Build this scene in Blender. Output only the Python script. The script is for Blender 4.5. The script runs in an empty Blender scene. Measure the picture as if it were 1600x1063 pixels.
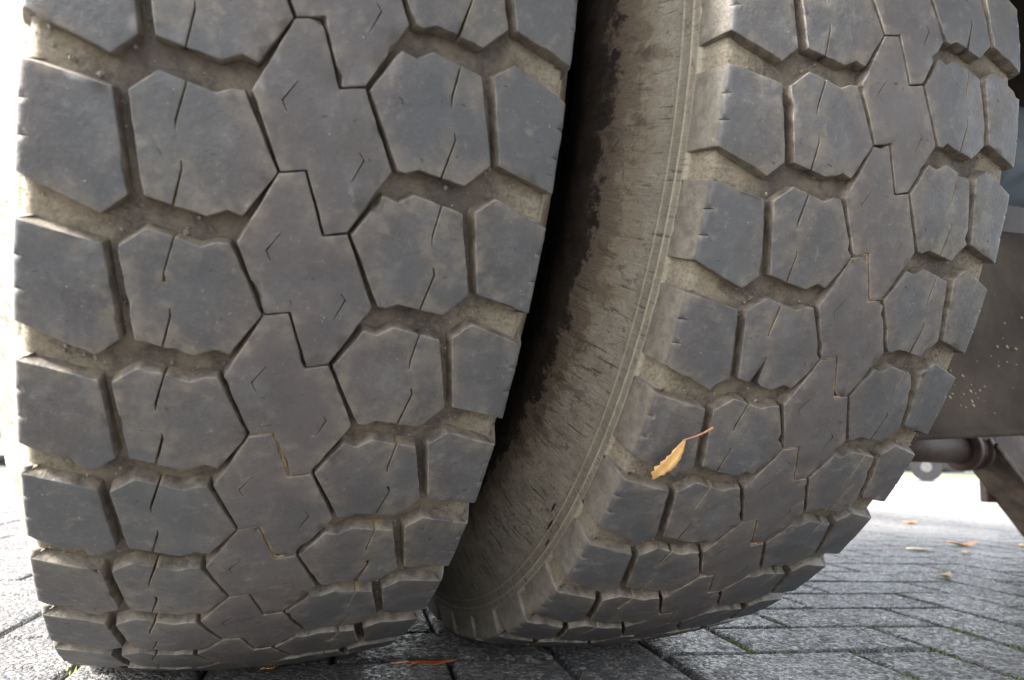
import bpy, bmesh, math, random
import numpy as np
from mathutils import Matrix, Vector
from mathutils.geometry import delaunay_2d_cdt

random.seed(7)
rng = np.random.default_rng(7)
SC = bpy.context.scene
COL = SC.collection

# ------------------------------------------------------------------ camera
cam_d = bpy.data.cameras.new('camera')
cam = bpy.data.objects.new('camera', cam_d)
COL.objects.link(cam)
RM = [[0.9285762605, 0.3592789423, -0.0930847465],
      [-0.3692627900, 0.9195505246, -0.1344314866],
      [0.0372976972, 0.1592026203, 0.9865411321]]
CAM = Vector((-0.0304776, -0.8194014, 0.1923594))
cam.matrix_world = Matrix(((RM[0][0], RM[0][2], -RM[0][1], CAM.x),
                           (RM[1][0], RM[1][2], -RM[1][1], CAM.y),
                           (RM[2][0], RM[2][2], -RM[2][1], CAM.z),
                           (0, 0, 0, 1)))
cam_d.sensor_width = 36.0
cam_d.lens = 36.0 * 1130.57 / 1600.0
cam_d.clip_start = 0.01
cam_d.clip_end = 2000.0
cam_d.dof.use_dof = True
cam_d.dof.focus_distance = 0.56
cam_d.dof.aperture_fstop = 10.0
SC.camera = cam

# ------------------------------------------------------------------ light
SUN_EL, SUN_AZ = math.radians(43), math.radians(181)      # azimuth measured from +x, counter-clockwise
w = bpy.data.worlds.new('World')
SC.world = w
w.use_nodes = True
nt = w.node_tree
bg = nt.nodes['Background']
sky = nt.nodes.new('ShaderNodeTexSky')
sky.sky_type = 'NISHITA'
sky.sun_disc = False
sky.sun_elevation = SUN_EL
sky.sun_rotation = math.radians(90) - SUN_AZ
sky.air_density = 1.0
sky.dust_density = 3.0
sky.ozone_density = 1.0
hs = nt.nodes.new('ShaderNodeHueSaturation')          # thin overcast: the blue is mostly washed out
hs.inputs['Saturation'].default_value = 0.30
nt.links.new(sky.outputs[0], hs.inputs['Color'])
nt.links.new(hs.outputs[0], bg.inputs[0])
bg.inputs[1].default_value = 0.15
sun_d = bpy.data.lights.new('sun', 'SUN')
sun_d.energy = 5.0
sun_d.angle = math.radians(15)
sun_d.color = (1.0, 0.95, 0.88)
sun = bpy.data.objects.new('sun', sun_d)
COL.objects.link(sun)
sd = Vector((math.cos(SUN_AZ) * math.cos(SUN_EL), math.sin(SUN_AZ) * math.cos(SUN_EL), math.sin(SUN_EL)))
sun.rotation_euler = sd.to_track_quat('Z', 'Y').to_euler()
SC.view_settings.view_transform = 'Standard'
SC.view_settings.look = 'None'
SC.view_settings.exposure = 2.6
SC.view_settings.gamma = 1.0

# ------------------------------------------------------------------ helpers
def tag(o, label=None, cat=None, group=None, kind=None):
    if label: o['label'] = label
    if cat: o['category'] = cat
    if group: o['group'] = group
    if kind: o['kind'] = kind
    return o

def empty(name, loc=(0, 0, 0), rz=0.0):
    o = bpy.data.objects.new(name, None)
    o.empty_display_size = 0.1
    o.location = loc
    o.rotation_euler = (0, 0, rz)
    COL.objects.link(o)
    return o

def link(name, me, parent=None, loc=(0, 0, 0), rot=(0, 0, 0)):
    o = bpy.data.objects.new(name, me)
    o.location = loc
    o.rotation_euler = rot
    o.parent = parent
    COL.objects.link(o)
    return o

def mesh_np(name, co, tris, mat, smooth=True, attrs=None):
    """mesh from numpy triangles / quads lists"""
    me = bpy.data.meshes.new(name)
    me.from_pydata(np.asarray(co, float).tolist(), [], [tuple(int(i) for i in f) for f in tris])
    if attrs:
        for k, a in attrs.items():
            at = me.attributes.new(k, 'FLOAT', 'POINT')
            at.data.foreach_set('value', np.asarray(a, np.float32))
    me.polygons.foreach_set('use_smooth', [smooth] * len(me.polygons))
    me.materials.append(mat)
    me.update()
    return me

def bm_mesh(name, bm, mat, smooth=False):
    bmesh.ops.recalc_face_normals(bm, faces=bm.faces)
    me = bpy.data.meshes.new(name)
    bm.to_mesh(me)
    bm.free()
    me.materials.append(mat)
    me.polygons.foreach_set('use_smooth', [smooth] * len(me.polygons))
    return me

def add_box(bm, c, s, bevel=0.0, rot=None):
    r = bmesh.ops.create_cube(bm, size=1.0)
    vs = r['verts']
    for v in vs:
        v.co = Vector((v.co.x * s[0], v.co.y * s[1], v.co.z * s[2]))
    if bevel > 0:
        es = list({e for v in vs for e in v.link_edges})
        rb = bmesh.ops.bevel(bm, geom=es, offset=bevel, segments=2, profile=0.5, affect='EDGES')
        vs = [v for v in rb['verts']]
        vs = list({v for f in rb['faces'] for v in f.verts} | set(vs))
        # collect everything connected
        seen = set(vs); st = list(vs)
        while st:
            q = st.pop()
            for e in q.link_edges:
                o = e.other_vert(q)
                if o not in seen:
                    seen.add(o); st.append(o)
        vs = list(seen)
    for v in vs:
        co = v.co
        if rot is not None: co = rot @ co
        v.co = co + Vector(c)
    return vs

def add_cyl(bm, a, b, r1, r2=None, seg=24):
    a = Vector(a); b = Vector(b)
    r2 = r1 if r2 is None else r2
    d = (b - a)
    q = d.to_track_quat('Z', 'Y')
    rr = bmesh.ops.create_cone(bm, cap_ends=True, segments=seg, radius1=r1, radius2=r2, depth=d.length)
    m = Matrix.Translation((a + b) / 2) @ q.to_matrix().to_4x4()
    for v in rr['verts']: v.co = m @ v.co
    return rr['verts']

class NT:
    def __init__(self, name):
        self.m = bpy.data.materials.new(name)
        self.m.use_nodes = True
        self.t = self.m.node_tree
        self.b = self.t.nodes['Principled BSDF']
    def n(self, typ, **kw):
        nd = self.t.nodes.new(typ)
        for k, v in kw.items(): setattr(nd, k, v)
        return nd
    def L(self, a, b): self.t.links.new(a, b)
    def val(self, sock, v):
        if hasattr(v, 'is_output') or isinstance(v, bpy.types.NodeSocket): self.L(v, sock)
        else: sock.default_value = v
    def noise(self, vec, scale, detail=4, rough=0.55, dist=0.0):
        nd = self.n('ShaderNodeTexNoise')
        self.L(vec, nd.inputs['Vector'])
        nd.inputs['Scale'].default_value = scale
        nd.inputs['Detail'].default_value = detail
        nd.inputs['Roughness'].default_value = rough
        nd.inputs['Distortion'].default_value = dist
        return nd.outputs['Fac']
    def ramp(self, fac, a, b, lo=0.0, hi=1.0):
        nd = self.n('ShaderNodeMapRange')
        nd.interpolation_type = 'SMOOTHSTEP'
        self.val(nd.inputs[0], fac)
        self.val(nd.inputs[1], a); self.val(nd.inputs[2], b)
        nd.inputs[3].default_value = lo; nd.inputs[4].default_value = hi
        return nd.outputs[0]
    def math(self, op, a, b=0.0, c=0.0):
        nd = self.n('ShaderNodeMath', operation=op)
        self.val(nd.inputs[0], a); self.val(nd.inputs[1], b)
        if op in ('MULTIPLY_ADD',): self.val(nd.inputs[2], c)
        return nd.outputs[0]
    def mix(self, fac, a, b):
        nd = self.n('ShaderNodeMix', data_type='RGBA')
        self.val(nd.inputs[0], fac)
        for s, v in ((nd.inputs[6], a), (nd.inputs[7], b)):
            if isinstance(v, tuple): s.default_value = (*v, 1.0)
            else: self.L(v, s)
        return nd.outputs[2]
    def bump(self, h, strength=0.5, dist=0.001, nrm=None):
        nd = self.n('ShaderNodeBump')
        self.L(h, nd.inputs['Height'])
        nd.inputs['Strength'].default_value = strength
        nd.inputs['Distance'].default_value = dist
        if nrm is not None: self.L(nrm, nd.inputs['Normal'])
        return nd.outputs[0]
    def attr(self, name):
        nd = self.n('ShaderNodeAttribute'); nd.attribute_name = name
        return nd.outputs['Fac']
    def pos(self):
        return self.n('ShaderNodeNewGeometry').outputs['Position']
    def obj(self):
        return self.n('ShaderNodeTexCoord').outputs['Object']
    def rand(self):
        return self.n('ShaderNodeObjectInfo').outputs['Random']
    def scale_vec(self, v, s):
        nd = self.n('ShaderNodeVectorMath', operation='MULTIPLY')
        self.L(v, nd.inputs[0]); nd.inputs[1].default_value = s
        return nd.outputs[0]
    def out(self, col, rough=0.6, normal=None, spec=0.5):
        self.val(self.b.inputs['Base Color'], col if not isinstance(col, tuple) else (*col, 1.0))
        self.val(self.b.inputs['Roughness'], rough)
        self.b.inputs['Specular IOR Level'].default_value = spec
        if normal is not None: self.L(normal, self.b.inputs['Normal'])
        return self.m

# ------------------------------------------------------------------ materials
DUST = (0.150, 0.124, 0.092)
def mat_tread():
    k = NT('tread_rubber')
    p = k.pos()
    wall, edge = k.attr('wall'), k.attr('edge')
    n1 = k.noise(p, 28, 5, 0.6, 0.4)
    n2 = k.noise(p, 9, 3, 0.5)
    n3 = k.noise(p, 420, 3, 0.6)
    n4 = k.noise(p, 130, 4, 0.65)
    n5 = k.noise(p, 15, 3, 0.55, 0.6)
    base = k.mix(k.ramp(n1, 0.32, 0.68), (0.042, 0.042, 0.045), (0.084, 0.083, 0.085))
    base = k.mix(k.ramp(n5, 0.44, 0.60, 0.0, 0.70), base, (0.082, 0.070, 0.068))
    base = k.mix(k.ramp(n2, 0.52, 0.40, 0.0, 0.45), base, (0.054, 0.058, 0.065))
    base = k.mix(k.ramp(k.rand(), 0.0, 1.0, 0.0, 0.45), base, (0.060, 0.054, 0.048))
    streak = k.noise(k.scale_vec(p, (60, 420, 420)), 1.0, 5, 0.7)
    cloud = k.noise(p, 55, 5, 0.62, 0.5)
    base = k.mix(k.ramp(cloud, 0.50, 0.66, 0.0, 0.55), base, (0.108, 0.106, 0.106))
    base = k.mix(k.ramp(cloud, 0.48, 0.34, 0.0, 0.55), base, (0.038, 0.037, 0.040))
    gr = k.noise(p, 700, 3, 0.7)
    base = k.mix(k.ramp(gr, 0.52, 0.72, 0.0, 0.40), base, (0.135, 0.130, 0.124))
    base = k.mix(k.ramp(gr, 0.46, 0.30, 0.0, 0.45), base, (0.030, 0.029, 0.030))
    base = k.mix(k.ramp(streak, 0.54, 0.74, 0.0, 0.20), base, (0.120, 0.115, 0.108))
    base = k.mix(k.ramp(streak, 0.46, 0.30, 0.0, 0.18), base, (0.036, 0.035, 0.036))
    # the centre ribs are browner, the outer ones blue-grey
    so = k.n('ShaderNodeSeparateXYZ'); k.L(k.obj(), so.inputs[0])
    lat = k.math('ABSOLUTE', so.outputs[0])
    base = k.mix(k.math('MULTIPLY', k.ramp(lat, 0.042, 0.026), k.ramp(n5, 0.30, 0.60, 0.35, 0.75)), base, (0.072, 0.062, 0.062))
    base = k.mix(k.math('MULTIPLY', k.ramp(lat, 0.030, 0.046), k.ramp(n5, 0.62, 0.36, 0.15, 0.60)), base, (0.056, 0.060, 0.065))
    # dust patches and pale scuffs on the running surface
    base = k.mix(k.math('MULTIPLY', k.ramp(n4, 0.53, 0.72), k.ramp(n1, 0.40, 0.65, 0.12, 0.60)), base, (0.150, 0.138, 0.120))
    sc = k.noise(k.scale_vec(p, (260, 260, 60)), 1.0, 2, 0.6)
    base = k.mix(k.ramp(sc, 0.66, 0.78, 0.0, 0.35), base, (0.16, 0.155, 0.15))
    spk = k.noise(p, 900, 1, 0.5)
    base = k.mix(k.math('MULTIPLY', k.ramp(spk, 0.73, 0.78), k.ramp(n4, 0.5, 0.6)), base, (0.30, 0.29, 0.27))
    rimd = k.attr('rim')
    base = k.mix(k.math('MULTIPLY', k.math('MULTIPLY', rimd, k.ramp(n4, 0.34, 0.62)), k.ramp(n5, 0.38, 0.60, 0.12, 0.85)), base, (0.128, 0.112, 0.088))
    # worn pale rim of each block with edge highlights painted in, dusty walls
    ed = k.math('MULTIPLY', k.ramp(edge, 0.05, 0.95), k.math('MULTIPLY', k.ramp(n4, 0.36, 0.60, 0.15, 1.0), k.ramp(n5, 0.36, 0.60, 0.30, 1.0)))
    base = k.mix(k.math('MULTIPLY', ed, 0.80), base, (0.200, 0.188, 0.165))
    wcol = k.mix(k.ramp(n4, 0.32, 0.68), (0.060, 0.050, 0.041), DUST)
    sx = k.n('ShaderNodeSeparateXYZ'); k.L(k.obj(), sx.inputs[0])
    sw = k.ramp(k.math('ABSOLUTE', sx.outputs[0]), 0.1232, 0.1243)
    wcol = k.mix(sw, wcol, k.mix(k.ramp(n4, 0.30, 0.66), (0.112, 0.100, 0.082), (0.178, 0.162, 0.132)))
    col = k.mix(wall, base, wcol)
    dark = k.attr('sipe')
    col = k.mix(dark, col, k.mix(k.math('MAXIMUM', k.ramp(k.rand(), 0.55, 0.75), k.ramp(n2, 0.50, 0.60)), (0.030, 0.026, 0.022), (0.21, 0.16, 0.10)))
    r = k.ramp(n1, 0.3, 0.7, 0.50, 0.68)
    h = k.math('ADD', k.math('MULTIPLY', n3, k.math('MULTIPLY_ADD', wall, 0.9, 0.35)), k.math('ADD', n4, k.math('MULTIPLY', streak, 0.15)))
    return k.out(col, r, k.bump(h, 0.42, 0.0013), 0.45)

def mat_carcass():
    k = NT('sidewall_rubber')
    o = k.obj()
    s = k.n('ShaderNodeSeparateXYZ'); k.L(o, s.inputs[0])
    x, y, z = s.outputs
    r = k.math('SQRT', k.math('ADD', k.math('MULTIPLY', y, y), k.math('MULTIPLY', z, z)))
    th = k.math('ARCTAN2', z, y)
    cv = k.n('ShaderNodeCombineXYZ')
    k.L(k.math('MULTIPLY', th, 0.45), cv.inputs[0]); k.L(k.math('MULTIPLY', r, 0.22), cv.inputs[1]); k.L(x, cv.inputs[2])
    cv = cv.outputs[0]
    big = k.noise(cv, 16, 5, 0.6, 0.5)
    med = k.noise(o, 60, 6, 0.72, 0.3)
    fine = k.noise(o, 480, 4, 0.7)
    # short radial cracks: stretched along the radius
    c2 = k.n('ShaderNodeCombineXYZ')
    k.L(k.math('MULTIPLY', th, 130), c2.inputs[0]); k.L(k.math('MULTIPLY', r, 34), c2.inputs[1]); k.L(k.math('MULTIPLY', x, 30), c2.inputs[2])
    tick = k.noise(c2.outputs[0], 1.0, 3, 0.6, 0.3)
    dust = k.mix(k.ramp(med, 0.30, 0.70), (0.160, 0.144, 0.115), (0.265, 0.240, 0.192))
    dust = k.mix(k.ramp(fine, 0.35, 0.7, 0.0, 0.6), dust, (0.130, 0.112, 0.086))
    flk = k.noise(o, 150, 4, 0.75, 0.2)
    dust = k.mix(k.ramp(flk, 0.56, 0.66, 0.0, 0.65), dust, (0.060, 0.048, 0.036))
    dust = k.mix(k.ramp(flk, 0.42, 0.32, 0.0, 0.55), dust, (0.250, 0.220, 0.160))
    shoulder = k.ramp(r, 0.478, 0.496)
    dust = k.mix(k.math('MULTIPLY', k.ramp(r, 0.462, 0.474), 0.45), dust, (0.135, 0.118, 0.094))
    dust = k.mix(k.math('MULTIPLY', k.ramp(tick, 0.60, 0.68), 0.75), dust, (0.045, 0.038, 0.030))
    mud = k.mix(k.ramp(fine, 0.3, 0.7), (0.150, 0.116, 0.080), (0.240, 0.192, 0.136))
    # the splashed band that ends in a ragged border, bare damp rubber inside it
    edge = k.math('ADD', k.math('ADD', r, k.math('MULTIPLY', k.math('SUBTRACT', big, 0.5), 0.050)), k.math('MULTIPLY', k.math('SUBTRACT', med, 0.5), 0.060))
    edge = k.math('ADD', edge, k.ramp(z, -0.17, -0.36, 0.0, 0.030))
    band = k.ramp(edge, 0.462, 0.450)
    col = k.mix(k.math('MULTIPLY', band, 0.7), dust, mud)
    brown = k.ramp(edge, 0.4520, 0.4440)
    col = k.mix(k.math('MULTIPLY', brown, 0.45), col, (0.062, 0.043, 0.030))
    clean = k.ramp(edge, 0.4325, 0.4265)
    patch = k.math('MULTIPLY', k.ramp(k.noise(cv, 60, 5, 0.7, 0.8), 0.56, 0.62), k.ramp(r, 0.468, 0.450))
    clean = k.math('MAXIMUM', clean, k.math('MULTIPLY', patch, 0.5))
    rub = k.mix(k.ramp(med, 0.35, 0.7), (0.026, 0.021, 0.018), (0.064, 0.048, 0.036))
    col = k.mix(clean, col, rub)
    # grooves between the blocks: dusty floor, shade painted in towards the tread middle
    fl = k.attr('floor')
    gcol = k.mix(k.ramp(med, 0.36, 0.62), (0.050, 0.042, 0.035), (0.150, 0.126, 0.092))
    gcol = k.mix(k.ramp(fine, 0.42, 0.66, 0.0, 0.5), gcol, (0.175, 0.150, 0.112))
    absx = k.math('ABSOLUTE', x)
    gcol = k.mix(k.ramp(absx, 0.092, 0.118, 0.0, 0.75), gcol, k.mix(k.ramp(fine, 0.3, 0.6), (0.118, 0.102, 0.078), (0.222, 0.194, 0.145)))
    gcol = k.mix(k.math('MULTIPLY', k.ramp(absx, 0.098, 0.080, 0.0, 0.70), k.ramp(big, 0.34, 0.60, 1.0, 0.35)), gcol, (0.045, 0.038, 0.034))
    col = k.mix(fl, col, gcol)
    rib = k.attr('rib')
    col = k.mix(k.math('MULTIPLY', k.math('MULTIPLY', rib, k.ramp(med, 0.25, 0.55, 0.30, 1.0)), k.ramp(fine, 0.32, 0.52, 0.2, 0.9)), col, (0.30, 0.265, 0.195))
    h = k.math('ADD', k.math('MULTIPLY', fine, 0.6), k.math('ADD', med, k.math('MULTIPLY', tick, -1.2)))
    return k.out(col, k.math('MULTIPLY_ADD', clean, -0.18, 0.82), k.bump(h, 0.55, 0.0016), 0.35)

def mat_paver():
    k = NT('paver_concrete')
    p = k.pos()
    sp = k.n('ShaderNodeTexVoronoi'); k.L(p, sp.inputs['Vector']); sp.inputs['Scale'].default_value = 270
    grain = k.noise(p, 260, 4, 0.7)
    n1 = k.noise(p, 7, 4, 0.6)
    n2 = k.noise(p, 42, 4, 0.6)
    base = k.mix(k.ramp(k.rand(), 0.0, 1.0), (0.066, 0.067, 0.070), (0.110, 0.106, 0.103))
    base = k.mix(k.ramp(n1, 0.35, 0.68, 0.0, 0.6), base, (0.094, 0.080, 0.075))
    base = k.mix(k.ramp(n2, 0.35, 0.7, 0.0, 0.30), base, (0.048, 0.047, 0.046))
    chip = k.n('ShaderNodeSeparateColor'); k.L(sp.outputs['Color'], chip.inputs[0])
    base = k.mix(k.ramp(chip.outputs[0], 0.76, 0.86, 0.0, 0.85), base, (0.34, 0.33, 0.31))
    base = k.mix(k.ramp(chip.outputs[1], 0.70, 0.85, 0.0, 0.60), base, (0.035, 0.034, 0.034))
    v2 = k.n('ShaderNodeTexVoronoi'); k.L(p, v2.inputs['Vector']); v2.inputs['Scale'].default_value = 140
    c2 = k.n('ShaderNodeSeparateColor'); k.L(v2.outputs['Color'], c2.inputs[0])
    base = k.mix(k.ramp(c2.outputs[2], 0.80, 0.88, 0.0, 0.55), base, (0.22, 0.20, 0.19))
    base = k.mix(k.ramp(c2.outputs[0], 0.76, 0.86, 0.0, 0.7), base, (0.030, 0.029, 0.030))
    wet = k.noise(p, 3.2, 3, 0.5, 0.4)
    base = k.mix(k.ramp(wet, 0.50, 0.62, 0.0, 0.5), base, (0.040, 0.039, 0.039))
    h = k.math('ADD', k.math('MULTIPLY', sp.outputs['Distance'], -1.0), k.math('MULTIPLY', grain, 1.3))
    rgh = k.math('SUBTRACT', k.ramp(n2, 0.3, 0.7, 0.28, 0.46), k.ramp(wet, 0.50, 0.62, 0.0, 0.10))
    rgh = k.math('ADD', rgh, k.math('MULTIPLY', k.ramp(chip.outputs[2], 0.25, 0.75), 0.34))
    return k.out(base, rgh, k.bump(h, 1.0, 0.0060), 0.55)

def mat_simple(name, a, b, scale=40, rough=0.6, bump=0.3, dist=0.001, metal=0.0, spec=0.5, detail=5):
    k = NT(name)
    p = k.obj()
    n = k.noise(p, scale, detail, 0.6, 0.2)
    n2 = k.noise(p, scale * 6, 3, 0.6)
    col = k.mix(k.ramp(n, 0.32, 0.68), a, b)
    k.b.inputs['Metallic'].default_value = metal
    return k.out(col, rough, k.bump(k.math('ADD', n2, n), bump, dist), spec)

M_TREAD = mat_tread()
M_CARC = mat_carcass()
M_PAVER = mat_paver()
M_BED = mat_simple('joint_sand', (0.030, 0.027, 0.022), (0.075, 0.066, 0.050), 90, 0.9, 0.6, 0.002)
M_MOSS = mat_simple('moss_green', (0.075, 0.098, 0.022), (0.190, 0.235, 0.060), 160, 0.85, 0.5)
M_DIRT = mat_simple('packed_dirt', (0.13, 0.090, 0.050), (0.32, 0.225, 0.120), 160, 0.95, 0.8, 0.001)
M_FARPAVE = mat_simple('far_paving', (0.11, 0.108, 0.105), (0.17, 0.162, 0.155), 3, 0.6, 0.2)
M_GRASS = mat_simple('grass_green', (0.050, 0.085, 0.018), (0.105, 0.155, 0.035), 2.0, 0.8, 0.4, 0.02)

# ------------------------------------------------------------------ tyre geometry
R, H, GAP = 0.52, 0.50909, 0.34592
AL = 0.1327628
PH = {0: 1.0532584, 1: 0.9054514}
PITCH = AL * R
TE = 0.1236                         # tread edge
DEP = 0.0080

def r_top(u): return R - 0.7939 * u * u + 5.17 * u ** 4
# top profile: tread arc, rounded shoulder, shoulder wall
def build_profile():
    us = np.linspace(0, TE - 0.0022, 40)
    pts = [(u, r_top(u)) for u in us]
    e = r_top(TE)
    pts += [(TE - 0.0008, e - 0.0002), (TE + 0.0001, e - 0.0012), (TE + 0.0006, e - 0.0026)]
    for d in (0.006, 0.010, 0.015, 0.020, 0.025, 0.030):
        pts.append((TE + 0.0006 + 0.0066 * (d / 0.03) ** 1.1, e - d))
    P = np.array(pts)
    seg = np.hypot(*np.diff(P, axis=0).T)
    t = np.concatenate([[0], np.cumsum(seg)])
    # keep t == u on the tread
    t = t * (P[39, 0] / t[39])
    N = np.gradient(P, axis=0)
    N = np.stack([-N[:, 1], N[:, 0]], 1)
    N /= np.linalg.norm(N, axis=1)[:, None]
    return t, P, N
PT, PP, PN = build_profile()

def prof(t, h):
    """t signed mm-like coordinate (m), h height over the running surface -> u, r"""
    a = np.abs(t)
    u = np.interp(a, PT, PP[:, 0]); r = np.interp(a, PT, PP[:, 1])
    nu = np.interp(a, PT, PN[:, 0]); nr = np.interp(a, PT, PN[:, 1])
    u = u + nu * h; r = r + nr * h
    return np.sign(t) * u, r

V = dict(S1=(-123.6, -2.531), S2=(-88.2, -2.450), S3=(-79.5, -1.790), S4=(-89.6, -1.645), S5=(-123.6, -1.823),
         M1=(-82.2, -2.447), M2=(-70.9, -2.600), M3=(-47.5, -2.525), M4=(-41.0, -2.570), M5=(-35.6, -2.575), M6=(-18.3, -2.092),
         M7=(-31.2, -1.765), M8=(-37.7, -1.795), M8b=(-46.3, -1.730), M9=(-73.0, -1.802),
         N1=(84.5, -2.401), N2=(71.9, -2.218), N3=(47.0, -2.275), N4=(41.0, -2.235), N5=(37.0, -2.240), N6=(18.9, -2.742), N7=(31.4, -3.052),
         N8=(38.9, -3.022), N8b=(47.0, -3.094), N9=(72.9, -3.016),
         T1=(123.6, -2.281), T2=(89.2, -2.410), T3=(79.7, -3.040), T4=(90.4, -3.162), T5=(123.6, -2.999))
def sh(p, dt, ds): return (p[0] + dt, p[1] + ds / (PITCH * 1000))
WALL = 25.5     # mm of shoulder wall that the shoulder blocks carry
C1, C2, C3, C4 = (-16.9, -2.094), (-5.6, -2.134), (5.6, -1.712), (16.9, -1.752)
def up(p): return (p[0], p[1] - 1.0)
a_, b_ = 0.55, 0.55
BLOCKS = {
 'shoulder_left': [(-123.6 - WALL, -2.535), V['S1'], V['S2'], V['S3'], V['S4'], V['S5'], (-123.6 - WALL, -1.795)],
 'mid_left': [V['M1'], V['M2'], V['M3'], V['M4'], V['M5'], V['M6'], V['M7'], V['M8'], V['M8b'], V['M9']],
 'mid_right': [V['N9'], V['N1'], V['N2'], V['N3'], V['N4'], V['N5'], V['N6'], V['N7'], V['N8'], V['N8b']],
 'shoulder_right': [(123.6 + WALL, -3.030), (123.6 + WALL, -2.280), V['T1'], V['T2'], V['T3'], V['T4'], V['T5']],
 'centre': [sh(up(C1), -a_, b_), sh(up(C2), -a_, b_), sh(up(C3), -a_, b_), sh(up(C4), -0.2, b_),
            sh(V['N5'], -3.2, 0.8), sh(C4, -0.6, -b_), sh(C3, a_, -b_), sh(C2, a_, -b_), sh(C1, 0.2, -b_),
            sh(V['M5'], 3.2, -0.8)],
}
SLITS = {   # (points, half width mm, open end snapped to the outline)
 'mid_left': [([(-59.2, -2.565), (-62.4, -2.31), (-62.2, -2.25)], 0.5, True), ([(-60.9, -1.76), (-58.4, -2.01), (-58.9, -2.06)], 0.45, True)],
 'mid_right': [([(61.3, -3.05), (59.0, -2.82), (59.5, -2.75)], 0.45, True), ([(58.8, -2.235), (63.6, -2.53), (62.4, -2.58)], 0.45, True)],
 'centre': [([(-13.5, -2.70), (-19.4, -2.56), (-16.9, -2.49)], 0.42, False), ([(17.2, -2.32), (20.0, -2.27), (15.4, -2.11)], 0.42, False)],
 'shoulder_left': [([(-119.6, -2.29), (-126.5, -2.28)], 0.55, False), ([(-119.0, -2.06), (-126.0, -2.05)], 0.55, False)],
 'shoulder_right': [([(119.4, -2.79), (126.4, -2.78)], 0.55, False), ([(119.4, -2.56), (126.4, -2.55)], 0.55, False)],
}
def to_m(p): return np.array([p[0] / 1000.0, p[1] * PITCH])

def inside(P, poly):
    x, y = P[:, 0], P[:, 1]
    c = np.zeros(len(P), bool)
    n = len(poly)
    for i in range(n):
        x1, y1 = poly[i]; x2, y2 = poly[(i + 1) % n]
        m = ((y1 > y) != (y2 > y))
        xi = (x2 - x1) * (y - y1) / ((y2 - y1) if y2 != y1 else 1e-12) + x1
        c ^= m & (x < xi)
    return c

def slit_poly(pts, hw):
    pts = [np.array(p) for p in pts]
    L_, R_ = [], []
    for i, p in enumerate(pts):
        d = pts[min(i + 1, len(pts) - 1)] - pts[max(i - 1, 0)]
        d = d / np.linalg.norm(d); nn = np.array([-d[1], d[0]])
        k = hw if i < len(pts) - 1 else hw * 0.45
        L_.append(p + nn * k); R_.append(p - nn * k)
    return L_, R_

def dist_poly(P, poly):
    best = np.full(len(P), 1e9)
    n = len(poly)
    for i in range(n):
        a, b = poly[i], poly[(i + 1) % n]
        ab = b - a; t = np.clip(((P - a) @ ab) / (ab @ ab), 0, 1)
        d = np.linalg.norm(P - (a + t[:, None] * ab), axis=1)
        best = np.minimum(best, d)
    return best

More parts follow.
